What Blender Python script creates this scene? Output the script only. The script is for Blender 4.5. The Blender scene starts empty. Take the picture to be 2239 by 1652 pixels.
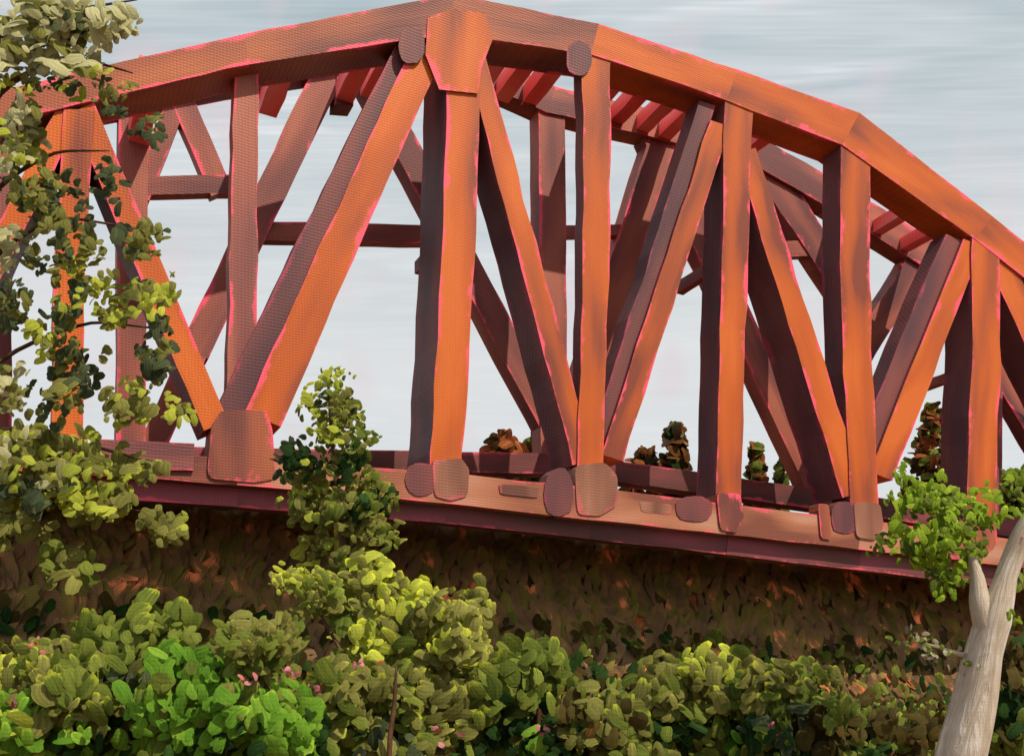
import bpy, math, random
from mathutils import Vector, Matrix, noise
R = random.Random(7)
sc = bpy.context.scene
col = sc.collection

# ------------------------------------------------------------------ camera
F, CX, HZ, W, H = 2000.0, 1119.0, 1510.0, 2238.0, 1652.0   # working picture units
cam = bpy.data.cameras.new('camera')
cam.sensor_width = 36.0
cam.lens = 36.0 * F / W
cam.shift_y = (HZ - H / 2) / W
cam.clip_end = 3000
cam_o = bpy.data.objects.new('camera', cam)
cam_o.rotation_euler = (math.radians(90), 0, 0)
col.objects.link(cam_o)
sc.camera = cam_o

# ------------------------------------------------------------------ sun, sky, exposure
SUN_EL, SUN_AZ = 51.0, 54.0            # azimuth measured from behind the viewer towards the right
el, az = math.radians(SUN_EL), math.radians(SUN_AZ)
to_sun = Vector((math.sin(az) * math.cos(el), -math.cos(az) * math.cos(el), math.sin(el)))
sun = bpy.data.lights.new('sun', 'SUN')
sun.energy = 5.0
sun.angle = math.radians(0.6)
sun.color = (1.0, 0.87, 0.69)
sun_o = bpy.data.objects.new('sun', sun)
sun_o.rotation_euler = to_sun.to_track_quat('Z', 'Y').to_euler()
col.objects.link(sun_o)

world = bpy.data.worlds.new('World')
sc.world = world
world.use_nodes = True
sc.view_settings.view_transform = 'Standard'
sc.view_settings.look = 'None'
sc.view_settings.exposure = 0.0
sc.view_settings.gamma = 1.0
sc.cycles.max_bounces = 5
sc.cycles.diffuse_bounces = 3
sc.cycles.glossy_bounces = 2


class NT:
    """tiny node-tree helper"""
    def __init__(s, nt):
        s.nt = nt
        nt.nodes.clear()

    def n(s, t, **kw):
        node = s.nt.nodes.new(t)
        for k, v in kw.items():
            setattr(node, k, v)
        return node

    def l(s, a, b):
        s.nt.links.new(a, b)

    def put(s, sock, v):
        if isinstance(v, bpy.types.NodeSocket):
            s.l(v, sock)
        else:
            sock.default_value = v

    def math(s, op, a, b=0.0, c=0.0, clamp=False):
        m = s.n('ShaderNodeMath', operation=op, use_clamp=clamp)
        for i, v in enumerate((a, b, c)):
            s.put(m.inputs[i], v)
        return m.outputs[0]

    def mix(s, f, a, b, bt='MIX'):
        m = s.n('ShaderNodeMix', data_type='RGBA', blend_type=bt)
        s.put(m.inputs['Factor'], f)
        for k, v in (('A', a), ('B', b)):
            sock = [i for i in m.inputs if i.name == k and i.type == 'RGBA'][0]
            if isinstance(v, tuple) and len(v) == 3:
                v = v + (1,)
            s.put(sock, v)
        return [o for o in m.outputs if o.type == 'RGBA'][0]

    def noise(s, vec, scale, detail=3.0, rough=0.55, dist=0.0, out=0):
        n = s.n('ShaderNodeTexNoise')
        if vec is not None:
            s.l(vec, n.inputs['Vector'])
        n.inputs['Scale'].default_value = scale
        n.inputs['Detail'].default_value = detail
        n.inputs['Roughness'].default_value = rough
        n.inputs['Distortion'].default_value = dist
        return n.outputs[out]

    def scale(s, vec, sx, sy, sz, off=None):
        m = s.n('ShaderNodeMapping')
        s.l(vec, m.inputs['Vector'])
        m.inputs['Scale'].default_value = (sx, sy, sz)
        if off is not None:
            s.l(off, m.inputs['Location'])
        return m.outputs[0]

    def ramp(s, fac, stops):
        r = s.n('ShaderNodeValToRGB')
        s.l(fac, r.inputs[0])
        e = r.color_ramp.elements
        while len(e) < len(stops):
            e.new(0.5)
        for el_, (p, c) in zip(e, stops):
            el_.position = p
            el_.color = tuple(c) + (1,) if len(c) == 3 else c
        return r.outputs[0]

    def step(s, x, a, b):
        m = s.n('ShaderNodeMapRange')
        s.l(x, m.inputs[0])
        m.inputs[1].default_value = a
        m.inputs[2].default_value = b
        return m.outputs[0]

    def weave(s, vec, period, wander=True):
        """woven thread pattern, -1..1, in the x / z of vec"""
        sep = s.n('ShaderNodeSeparateXYZ')
        s.l(vec, sep.inputs[0])
        k = 2 * math.pi / period
        wob = 0.0
        if wander:
            wob = s.noise(vec, 0.3 / period, 0.0)
            wob = s.math('MULTIPLY', s.math('SUBTRACT', wob, 0.5), 3.0)
        a = s.math('SINE', s.math('ADD', s.math('MULTIPLY', sep.outputs[2], k), wob))
        b = s.math('SINE', s.math('ADD', s.math('MULTIPLY', sep.outputs[0], k), wob))
        return s.math('ADD', s.math('MULTIPLY', a, 0.54), s.math('MULTIPLY', b, 0.46))


# sky: pale grey cloud sheet laid on in long level streaks, thin blue between
w = NT(world.node_tree)
tc = w.n('ShaderNodeTexCoord')
d = tc.outputs['Generated']
sky = w.n('ShaderNodeTexSky', sky_type='NISHITA')
sky.sun_disc = False
sky.sun_elevation = el
sky.sun_rotation = math.pi - az
sk = w.mix(1.0, sky.outputs[0], (0.09, 0.09, 0.09), 'MULTIPLY')
sd_ = w.n('ShaderNodeSeparateXYZ')
w.l(d, sd_.inputs[0])
zc = w.math('MAXIMUM', sd_.outputs[2], 0.06)          # a level cloud sheet overhead
sheet = w.n('ShaderNodeCombineXYZ')
w.l(w.math('DIVIDE', sd_.outputs[0], zc), sheet.inputs[0])
w.l(w.math('DIVIDE', sd_.outputs[1], zc), sheet.inputs[1])
sheet = sheet.outputs[0]
big = w.noise(w.scale(sheet, 0.7, 1.7, 1), 1.3, 2)
fine = w.noise(w.scale(sheet, 1.7, 8.0, 1), 1.0, 2, 0.7, 1.2)
fib = w.noise(w.scale(sheet, 5.0, 90.0, 1), 1.0, 1, 0.7)
f = w.math('ADD', w.math('MULTIPLY', big, 0.55), w.math('MULTIPLY', fine, 0.45))
f = w.math('ADD', w.math('MULTIPLY', f, 0.86), w.math('MULTIPLY', fib, 0.14))
cl = w.ramp(f, [(0.38, (0.45, 0.54, 0.58)), (0.47, (0.54, 0.62, 0.655)), (0.56, (0.66, 0.72, 0.745)), (0.66, (0.92, 0.95, 0.96))])
sz = w.n('ShaderNodeSeparateXYZ')
w.l(d, sz.inputs[0])
lowsky = w.mix(w.step(f, 0.36, 0.64), (0.72, 0.75, 0.755), (0.80, 0.82, 0.825))
cl = w.mix(w.step(sz.outputs[2], 0.36, 0.57), lowsky, cl)
pk = w.step(w.noise(w.scale(d, 9, 9, 5.0), 2.4, 0), 0.56, 0.74)
cl = w.mix(w.math('MULTIPLY', pk, 0.45), cl, (0.80, 0.66, 0.70))
cl = w.mix(0.07, cl, sk)
bg = w.n('ShaderNodeBackground')
w.l(cl, bg.inputs[0])
bg.inputs[1].default_value = 1.0
world.cycles.sampling_method = 'MANUAL'
world.cycles.sample_map_resolution = 256
wo = w.n('ShaderNodeOutputWorld')
w.l(bg.outputs[0], wo.inputs[0])


# ------------------------------------------------------------------ materials
def srgb(r, g, b, k=1.0):
    return tuple(k * ((c / 255) / 12.92 if c < 10.3 else ((c / 255 + 0.055) / 1.055) ** 2.4) for c in (r, g, b))


def finish(m, t, color, height, rough, spec=0.35, bump=0.25, dist=0.03, through=0.0):
    b = t.n('ShaderNodeBsdfPrincipled')
    t.l(color, b.inputs['Base Color'])
    t.put(b.inputs['Roughness'], rough)
    b.inputs['Specular IOR Level'].default_value = spec
    bp = t.n('ShaderNodeBump')
    bp.inputs['Strength'].default_value = bump
    bp.inputs['Distance'].default_value = dist
    t.l(height, bp.inputs['Height'])
    t.l(bp.outputs[0], b.inputs['Normal'])
    o = t.n('ShaderNodeOutputMaterial')
    if through:                              # thin leaves let light through
        tr = t.n('ShaderNodeBsdfTranslucent')
        t.l(color, tr.inputs[0])
        mx = t.n('ShaderNodeMixShader')
        mx.inputs[0].default_value = through
        t.l(b.outputs[0], mx.inputs[1])
        t.l(tr.outputs[0], mx.inputs[2])
        t.l(mx.outputs[0], o.inputs[0])
    else:
        t.l(b.outputs[0], o.inputs[0])
    return m


def threads(t, c, wv, amp):
    lo, hi = 1 - amp, 1 + amp * 0.8
    return t.mix(1.0, c, t.ramp(t.math('MULTIPLY_ADD', wv, 0.5, 0.5), [(0, (lo, lo, lo)), (1, (hi, hi, hi))]), 'MULTIPLY')


def painted_steel(name, stops, edge, period=0.07, edge_amt=0.9, edge_at=0.84):
    """thickly brushed paint on steel, the pink primer showing where the coat is worn at the edges"""
    m = bpy.data.materials.new(name)
    m.use_nodes = True
    t = NT(m.node_tree)
    uv = t.n('ShaderNodeUVMap', uv_map='UVMap').outputs[0]
    ed = t.n('ShaderNodeUVMap', uv_map='Edge').outputs[0]
    pos = t.n('ShaderNodeNewGeometry').outputs['Position']
    oi = t.n('ShaderNodeObjectInfo')
    cmb = t.n('ShaderNodeCombineXYZ')
    for i in range(3):
        t.l(t.math('MULTIPLY', oi.outputs['Random'], 37.0 + 11 * i), cmb.inputs[i])
    su = t.scale(uv, 0.25, 1.9, 1, cmb.outputs[0])
    streak = t.noise(su, 1.0, 2, 0.5, 0.5)
    broad = t.noise(t.scale(uv, 0.22, 0.8, 1, cmb.outputs[0]), 1.0, 1)
    f = t.math('ADD', t.math('MULTIPLY', streak, 0.2), t.math('MULTIPLY', broad, 0.8))
    f = t.math('ADD', f, t.math('MULTIPLY', t.math('SUBTRACT', oi.outputs['Random'], 0.5), 0.06))
    c = t.ramp(f, stops)
    sep = t.n('ShaderNodeSeparateXYZ')
    t.l(ed, sep.inputs[0])
    e = t.math('MULTIPLY', t.math('ABSOLUTE', t.math('SUBTRACT', sep.outputs[1], 0.5)), 2.0)
    rag = t.noise(t.scale(uv, 0.55, 0.9, 1, cmb.outputs[0]), 1.0, 4, 0.75)
    e = t.math('ADD', e, t.math('MULTIPLY', t.math('SUBTRACT', rag, 0.52), 2.0))
    c = t.mix(t.math('MULTIPLY', t.step(e, edge_at, edge_at + 0.22), edge_amt), c, edge)
    wv = t.weave(pos, period)
    c = threads(t, c, wv, 0.11)
    fibre = t.noise(t.scale(uv, 1.0, 22.0, 1, cmb.outputs[0]), 1.0, 0)
    h = t.math('ADD', t.math('MULTIPLY', wv, 0.22), t.math('MULTIPLY', fibre, 0.35))
    return finish(m, t, c, h, 0.55, 0.2, 0.3, 0.04)


def dab_material(name, stops, tip=None, tip_amt=0.0, period=0.038, amp=0.07, gain=0.84, patch=2.2, pwt=0.38, through=0.36):
    """leaf: streaked along its length, some with a pale yellow tip"""
    m = bpy.data.materials.new(name)
    m.use_nodes = True
    t = NT(m.node_tree)
    uv = t.n('ShaderNodeUVMap', uv_map='UVMap').outputs[0]
    pos = t.n('ShaderNodeNewGeometry').outputs['Position']
    oi = t.n('ShaderNodeObjectInfo')
    cmb = t.n('ShaderNodeCombineXYZ')
    for i in range(3):
        t.l(t.math('MULTIPLY', oi.outputs['Random'], 53.0 + 17 * i), cmb.inputs[i])
    pw = t.noise(pos, patch, 2)
    st = t.noise(t.scale(uv, 7.0, 0.7, 1, cmb.outputs[0]), 1.0, 2, 0.7)
    f = t.math('ADD', t.math('MULTIPLY', st, 1 - pwt), t.math('MULTIPLY', pw, pwt))
    f = t.math('ADD', f, t.math('MULTIPLY', t.math('SUBTRACT', oi.outputs['Random'], 0.5), 0.25))
    c = t.ramp(f, [(p, tuple(gain * q for q in k)) for p, k in stops])
    if tip:
        sep = t.n('ShaderNodeSeparateXYZ')
        t.l(uv, sep.inputs[0])
        tf = t.step(t.math('ADD', sep.outputs[1], t.math('MULTIPLY', t.math('SUBTRACT', st, 0.5), 0.6)), 0.78, 0.95)
        sel = t.step(t.math('FRACT', t.math('MULTIPLY', oi.outputs['Random'], 7.31)), 0.45, 0.7)
        c = t.mix(t.math('MULTIPLY', t.math('MULTIPLY', tf, sel), tip_amt), c, tip)
    wv = t.weave(pos, period, False)
    c = threads(t, c, wv, amp)
    h = t.math('ADD', t.math('MULTIPLY', wv, 0.12), t.math('MULTIPLY', st, 0.9))
    return finish(m, t, c, h, 0.75, 0.08, 0.3, 0.025, through)


PINK = srgb(236, 84, 112)
M = {}
M['orange'] = painted_steel('orange_bridge_paint', [(0.34, srgb(124, 60, 44)), (0.44, srgb(164, 78, 38)), (0.54, srgb(182, 86, 28)), (0.66, srgb(196, 98, 36))], PINK)
M['rust'] = painted_steel('rust_brown_bridge_paint', [(0.36, srgb(108, 60, 54)), (0.46, srgb(134, 74, 58)), (0.55, srgb(150, 82, 58)), (0.66, srgb(168, 94, 60))], PINK)
M['maroon'] = painted_steel('maroon_bridge_paint', [(0.36, srgb(106, 62, 64)), (0.46, srgb(128, 74, 70)), (0.55, srgb(148, 84, 72)), (0.66, srgb(166, 100, 82))], PINK, 0.078)
M['coral'] = painted_steel('coral_red_strut_paint', [(0.34, srgb(240, 96, 98)), (0.5, srgb(252, 128, 126)), (0.66, srgb(253, 160, 158))], srgb(248, 160, 178), 0.09, 0.6)
M['tan'] = painted_steel('pale_tan_chord_paint', [(0.36, srgb(122, 72, 56)), (0.45, srgb(152, 94, 70)), (0.56, srgb(172, 114, 88)), (0.68, srgb(182, 140, 120))], PINK, 0.07, 0.7)
M['plum'] = painted_steel('plum_shade_and_plate_paint', [(0.36, srgb(84, 52, 58)), (0.5, srgb(102, 60, 62)), (0.66, srgb(122, 68, 64))], srgb(170, 60, 90), 0.085, 0.6)  # shaded-side tone of the members put into the colour; joint plates share it
M['dusty'] = painted_steel('dusty_mauve_plate_paint', [(0.36, srgb(100, 64, 54)), (0.46, srgb(126, 82, 66)), (0.56, srgb(146, 98, 78)), (0.68, srgb(176, 136, 118))], PINK, 0.085, 0.4)
M['deck'] = painted_steel('dull_crimson_deck_paint', [(0.36, srgb(82, 52, 48)), (0.5, srgb(104, 60, 58)), (0.66, srgb(142, 70, 80))], PINK, 0.075, 0.7)

YEL = srgb(225, 232, 60)
M['pale'] = dab_material('sheen_pale_olive_leaf', [(0.30, srgb(128, 126, 84)), (0.5, srgb(166, 164, 118)), (0.7, srgb(196, 194, 152))], gain=1.15)  # pale tone holds the washed sheen over the upper left leaves
M['olive'] = dab_material('olive_leaf', [(0.30, srgb(78, 80, 38)), (0.5, srgb(114, 114, 56)), (0.7, srgb(146, 146, 76))], YEL, 0.4, gain=1.0)
M['lime'] = dab_material('lime_leaf', [(0.30, srgb(126, 136, 50)), (0.5, srgb(160, 170, 62)), (0.7, srgb(196, 202, 78))], YEL, 0.9, gain=1.0)
M['dark'] = dab_material('dark_green_leaf', [(0.30, srgb(38, 46, 34)), (0.5, srgb(58, 68, 46)), (0.7, srgb(88, 96, 62))], gain=1.25)
M['vivid'] = dab_material('vivid_green_leaf', [(0.30, srgb(66, 102, 26)), (0.5, srgb(94, 138, 40)), (0.7, srgb(126, 160, 54))], srgb(180, 210, 60), 0.5, gain=1.15)
M['moss'] = dab_material('moss_green_leaf', [(0.30, srgb(70, 84, 30)), (0.5, srgb(100, 114, 44)), (0.7, srgb(132, 142, 60))], YEL, 0.35, gain=1.0)
M['deep'] = dab_material('deep_green_leaf', [(0.30, srgb(24, 44, 18)), (0.5, srgb(40, 68, 28)), (0.7, srgb(60, 92, 38))])
M['brown'] = dab_material('brown_leaf', [(0.30, srgb(54, 42, 28)), (0.5, srgb(76, 60, 32)), (0.64, srgb(92, 74, 36)), (0.78, srgb(190, 100, 60))], None, 0, 0.09, 0.12, 0.6)
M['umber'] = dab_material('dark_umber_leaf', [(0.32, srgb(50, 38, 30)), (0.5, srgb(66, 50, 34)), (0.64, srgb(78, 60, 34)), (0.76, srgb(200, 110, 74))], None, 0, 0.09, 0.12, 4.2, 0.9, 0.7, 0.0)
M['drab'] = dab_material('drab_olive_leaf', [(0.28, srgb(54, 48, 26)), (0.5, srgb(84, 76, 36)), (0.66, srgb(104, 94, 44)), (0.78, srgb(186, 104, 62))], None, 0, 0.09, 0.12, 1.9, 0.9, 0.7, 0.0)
M['earthy'] = dab_material('earthy_olive_leaf', [(0.30, srgb(52, 44, 24)), (0.5, srgb(78, 68, 32)), (0.66, srgb(96, 84, 38)), (0.80, srgb(176, 98, 60))], None, 0, 0.09, 0.12, 0.8, 0.9, 0.6)
M['rusty'] = dab_material('rust_leaf', [(0.30, srgb(90, 64, 26)), (0.5, srgb(130, 84, 40)), (0.64, srgb(190, 104, 60)), (0.76, srgb(224, 120, 96))], None, 0, 0.12)
M['spring'] = dab_material('spring_green_leaf', [(0.30, srgb(96, 124, 28)), (0.5, srgb(132, 162, 40)), (0.7, srgb(168, 194, 56))], srgb(210, 232, 70), 0.7, 0.03)
M['pinkb'] = dab_material('pink_blossom', [(0.30, srgb(206, 104, 110)), (0.5, srgb(232, 136, 148)), (0.7, srgb(244, 176, 190))], None, 0, 0.03)
M['blossom'] = dab_material('cream_blossom', [(0.30, srgb(128, 122, 90)), (0.5, srgb(164, 158, 128)), (0.7, srgb(200, 196, 176))], None, 0, 0.03)


def bark(name, stops, period):
    m = bpy.data.materials.new(name)
    m.use_nodes = True
    t = NT(m.node_tree)
    uv = t.n('ShaderNodeUVMap', uv_map='UVMap').outputs[0]
    pos = t.n('ShaderNodeNewGeometry').outputs['Position']
    st = t.noise(t.scale(uv, 1.3, 8.0, 1), 1.0, 4, 0.7, 1.2)
    bl = t.noise(pos, 4.0, 3)
    f = t.math('ADD', t.math('MULTIPLY', st, 0.65), t.math('MULTIPLY', bl, 0.35))
    c = t.ramp(f, stops)
    wv = t.weave(pos, period)
    c = threads(t, c, wv, 0.025)
    h = t.math('ADD', t.math('MULTIPLY', wv, 0.01), t.math('MULTIPLY', st, 1.6))
    return finish(m, t, c, h, 0.55, 0.25, 0.6, 0.04)


M['birch'] = bark('pale_grey_bark', [(0.30, srgb(124, 100, 84)), (0.40, srgb(168, 152, 134)), (0.52, srgb(184, 172, 156)), (0.60, srgb(208, 200, 192)), (0.70, srgb(238, 234, 232))], 0.03)
M['bark'] = bark('brown_bark', [(0.34, srgb(50, 34, 26)), (0.5, srgb(86, 58, 38)), (0.66, srgb(120, 84, 52))], 0.04)


def soil(name):
    m = bpy.data.materials.new(name)
    m.use_nodes = True
    t = NT(m.node_tree)
    pos = t.n('ShaderNodeNewGeometry').outputs['Position']
    a = t.noise(t.scale(pos, 1.0, 1.0, 0.5), 1.1, 5, 0.65, 0.5)
    c = t.ramp(a, [(0.32, srgb(48, 38, 26)), (0.46, srgb(82, 62, 36)), (0.55, srgb(104, 74, 40)), (0.62, srgb(190, 100, 58)), (0.72, srgb(226, 128, 96))])
    wv = t.weave(pos, 0.09)
    c = threads(t, c, wv, 0.15)
    h = t.math('ADD', t.math('MULTIPLY', wv, 0.3), t.noise(pos, 6.0, 4))
    return finish(m, t, c, h, 0.8, 0.2, 0.4, 0.06)


M['soil'] = soil('brown_soil_with_orange_clay')


# ------------------------------------------------------------------ geometry helpers
TH = math.radians(28)
NX, NY = -math.sin(TH), math.cos(TH)        # away from the viewer, across the bridge
DX, DY = math.cos(TH), math.sin(TH)         # along the bridge
C0 = 23.84                                   # front face of the near truss
WID = 3.7                                    # near face to far face


def on_plane(px, py, off=0.0):
    """point of the truss plane 'off' metres behind the near face"""
    dx, dz = (px - CX) / F, (HZ - py) / F
    t = (C0 + off) / (NX * dx + NY)
    return Vector((dx * t, t, dz * t))


def at(px, py, Y):
    return Vector(((px - CX) / F * Y, Y, (HZ - py) / F * Y))


def link(name, me, mat=None, parent=None):
    o = bpy.data.objects.new(name, me)
    col.objects.link(o)
    if mat is not None and not me.materials:
        me.materials.append(M[mat])
    if parent is not None:
        o.parent = parent
        o.matrix_parent_inverse = Matrix.Translation(-parent.location)
    return o


def empty(name, loc, label, cat, group=None):
    o = bpy.data.objects.new(name, None)
    o.empty_display_size = 0.3
    o.location = loc
    col.objects.link(o)
    o['label'] = label
    o['category'] = cat
    if group:
        o['group'] = group
    return o


def build(name, verts, faces, uvs, edges, mat, parent):
    me = bpy.data.meshes.new(name)
    me.from_pydata([tuple(v) for v in verts], [], faces)
    l1 = me.uv_layers.new(name='UVMap')
    l2 = me.uv_layers.new(name='Edge')
    i = 0
    for fu, fe in zip(uvs, edges):
        for a, b in zip(fu, fe):
            l1.data[i].uv = a
            l2.data[i].uv = b
            i += 1
    me.update()
    return link(name, me, mat, parent)


EPS = [0]


def member(name, pts, widths, off, depth, mat, parent, wob=2.2, caps=True, seg=48.0, pre=None, post=None, shade_mat=None):
    """steel member: hand-laid outline on the truss plane, carried back 'depth' metres.
    pts / widths in picture units on that plane; the outline wanders a little"""
    EPS[0] += 1
    off = off + 0.0021 * (EPS[0] % 11)
    depth = depth + 0.0031 * (EPS[0] % 17)
    P, Wd = [], []
    for i in range(len(pts) - 1):
        a, b = Vector(pts[i]), Vector(pts[i + 1])
        n = max(1, int((b - a).length / seg))
        for k in range(n):
            P.append(a.lerp(b, k / n))
            Wd.append(widths[i] + (widths[i + 1] - widths[i]) * k / n)
    P.append(Vector(pts[-1]))
    Wd.append(widths[-1])
    L, Rr = [], []
    sd = R.uniform(0, 100)
    for i, p in enumerate(P):
        t = (P[min(i + 1, len(P) - 1)] - P[max(i - 1, 0)]).normalized()
        if i == 0 and pre is not None:
            t = (t + (p - Vector(pre)).normalized()).normalized()
        if i == len(P) - 1 and post is not None:
            t = (t + (Vector(post) - p).normalized()).normalized()
        nn = Vector((-t.y, t.x))
        if pre is not None or post is not None:
            nn = nn * (1.0 if 0 < i < len(P) - 1 else 1.02)
        w1 = noise.noise((i * 0.55, sd, 0)) * wob
        w2 = noise.noise((i * 0.55, sd, 7)) * wob
        if (i == 0 and pre is not None) or (i == len(P) - 1 and post is not None):
            w1 = w2 = 0.0
        L.append(p + nn * (Wd[i] / 2 + w1))
        Rr.append(p - nn * (Wd[i] / 2 + w2))
    back = Vector((NX, NY, 0)) * depth
    V = []
    for a, b in zip(L, Rr):
        fa, fb = on_plane(a.x, a.y, off), on_plane(b.x, b.y, off)
        V += [fa, fb, fb + back, fa + back]
    faces, uvs, eds = [], [], []
    u = 0.0
    for i in range(len(P) - 1):
        du = (V[4 * i + 4] - V[4 * i]).length
        o, q = 4 * i, 4 * i + 4
        cyc = [(0, 1), (1, 2), (2, 3), (3, 0)]
        vv = 0.0
        for k, (a, b) in enumerate(cyc):
            wd = (V[o + a] - V[o + b]).length
            faces.append((o + a, o + b, q + b, q + a))
            uvs.append([(u, vv), (u, vv + wd), (u + du, vv + wd), (u + du, vv)])
            eds.append([(k, 0), (k, 1), (k, 1), (k, 0)])
            vv += wd + 0.7
        u += du
    if caps:
        n = len(V)
        faces += [(3, 2, 1, 0), (n - 4, n - 3, n - 2, n - 1)]
        for _ in range(2):
            uvs.append([(0, 0), (0, 1), (1, 1), (1, 0)])
            eds.append([(9, 0.3), (9, 0.7), (9, 0.7), (9, 0.3)])
    o = build(name, V, faces, uvs, eds, mat, parent)
    if shade_mat:                                  # both side faces get plum: their shade put into the colour
        o.data.materials.append(M[shade_mat])
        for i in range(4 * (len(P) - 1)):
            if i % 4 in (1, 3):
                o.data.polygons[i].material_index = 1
    return o


def plate(name, outline, off, depth, mat, parent):
    """gusset or bearing block: closed outline on the truss plane with thickness"""
    EPS[0] += 1
    off += 0.0021 * (EPS[0] % 11)
    n = len(outline)
    fr = [on_plane(x, y, off) for x, y in outline]
    c = sum(fr, Vector()) / n
    back = Vector((NX, NY, 0)) * depth
    V = fr + [v + back for v in fr] + [c, c + back]
    faces, uvs, eds = [], [], []

    def uvp(v):
        return (v.z, v.x * DX + v.y * DY)
    for i in range(n):
        j = (i + 1) % n
        faces.append((2 * n, i, j))
        uvs.append([uvp(c), uvp(V[i]), uvp(V[j])])
        eds.append([(0, 0.5), (0, 0.96), (0, 0.96)])
        faces.append((2 * n + 1, n + j, n + i))
        uvs.append([uvp(c), uvp(V[j]), uvp(V[i])])
        eds.append([(0, 0.5), (0, 0.96), (0, 0.96)])
        faces.append((i, n + i, n + j, j))
        uvs.append([(i, 0), (i, depth), (i + 1, depth), (i + 1, 0)])
        eds.append([(1, 0.2), (1, 0.8), (1, 0.8), (1, 0.2)])
    return build(name, V, faces, uvs, eds, mat, parent)


def blob(cx, cy, rx, ry, n=20, j=0.03, p=4.0):
    out = []
    for k in range(n):
        a = 2 * math.pi * k / n
        c, s = math.cos(a), math.sin(a)
        r = (abs(c) ** p + abs(s) ** p) ** (-1 / p)
        r *= 1 + R.uniform(-j, j)
        out.append((cx + rx * r * c, cy + ry * r * s))
    return out


def dab_mesh(name, kind, mat):
    """brush-dab shaped leaf, gently cupped, pointing along +Y, about 1 long"""
    rr = random.Random(100 + kind)
    rows = 7
    wide, skew = [(.46, 0.0), (.40, .16), (.38, -.12), (.50, .06), (.32, -.05)][kind]
    V, UV = [], []
    bend = rr.uniform(-0.14, 0.14)
    for i in range(rows):
        y = i / (rows - 1)
        q = 2 * y - 1
        prof = wide * math.sqrt(max(0.0, 1 - abs(q * 0.94) ** 2.3)) * (1 + skew * q)
        wl = prof * rr.uniform(0.86, 1.12)
        wr = prof * rr.uniform(0.86, 1.12)
        sx = bend * math.sin(y * 3.1)
        yy = (y - 0.5) * 1.04
        z = -0.09 * q * q
        V += [(sx - wl, yy + rr.uniform(-.03, .03), z - 0.03), (sx, yy, z + 0.015), (sx + wr, yy + rr.uniform(-.03, .03), z - 0.03)]
        UV += [(0, y), (.5, y), (1, y)]
    Fc = []
    for i in range(rows - 1):
        for k in range(2):
            a = 3 * i + k
            Fc.append((a, a + 1, a + 4, a + 3))
    me = bpy.data.meshes.new(name)
    me.from_pydata(V, [], Fc)
    l = me.uv_layers.new(name='UVMap')
    for poly in me.polygons:
        poly.use_smooth = True
        for li in poly.loop_indices:
            l.data[li].uv = UV[me.loops[li].vertex_index]
    me.materials.append(M[mat])
    return me


DAB = {}


def dab(mat, kind=None):
    k = R.randrange(5) if kind is None else kind
    if (mat, k) not in DAB:
        DAB[(mat, k)] = dab_mesh('leaf', k, mat)
    return DAB[(mat, k)]


def facing(spread=0.55, tilt=None):
    """leaf frame: its face turned roughly to the open side, its tip somewhere"""
    nrm = Vector((R.gauss(0.12, spread), -1, R.gauss(0.35, spread))).normalized()
    a = R.uniform(0, 2 * math.pi) if tilt is None else tilt + R.gauss(0, 0.5)
    up = Vector((math.sin(a), 0, math.cos(a)))
    y = (up - nrm * up.dot(nrm)).normalized()
    x = y.cross(nrm)
    return Matrix((x, y, nrm)).transposed().to_4x4()


def leaf(parent, mat, p, size, asp=1.0, tilt=None, spread=0.55, kind=None):
    o = bpy.data.objects.new('leaf', dab(mat, kind))
    col.objects.link(o)
    o.parent = parent
    o.matrix_parent_inverse = Matrix.Translation(-parent.location)
    o.matrix_basis = Matrix.Translation(p) @ facing(spread, tilt) @ Matrix.Diagonal((size * asp, size, size, 1))
    return o


def mass(name, items, parent=None):
    """many leaves joined into one mesh; items: (matrix, kind, material)"""
    V, Fc, UV, MI = [], [], [], []
    mats = sorted({m for _, _, m in items})
    for mtx, k, m in items:
        me = dab(m, k)
        b = len(V)
        V += [mtx @ v.co for v in me.vertices]
        l = me.uv_layers[0].data
        for poly in me.polygons:
            Fc.append(tuple(b + i for i in poly.vertices))
            MI.append(mats.index(m))
            UV += [tuple(l[li].uv) for li in poly.loop_indices]
    me = bpy.data.meshes.new(name)
    me.from_pydata([tuple(v) for v in V], [], Fc)
    l = me.uv_layers.new(name='UVMap')
    for i, u in enumerate(UV):
        l.data[i].uv = u
    for m in mats:
        me.materials.append(M[m])
    for p, mi in zip(me.polygons, MI):
        p.use_smooth = True
        p.material_index = mi
    o = link(name, me, None, parent)
    o['kind'] = 'stuff'
    return o


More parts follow.
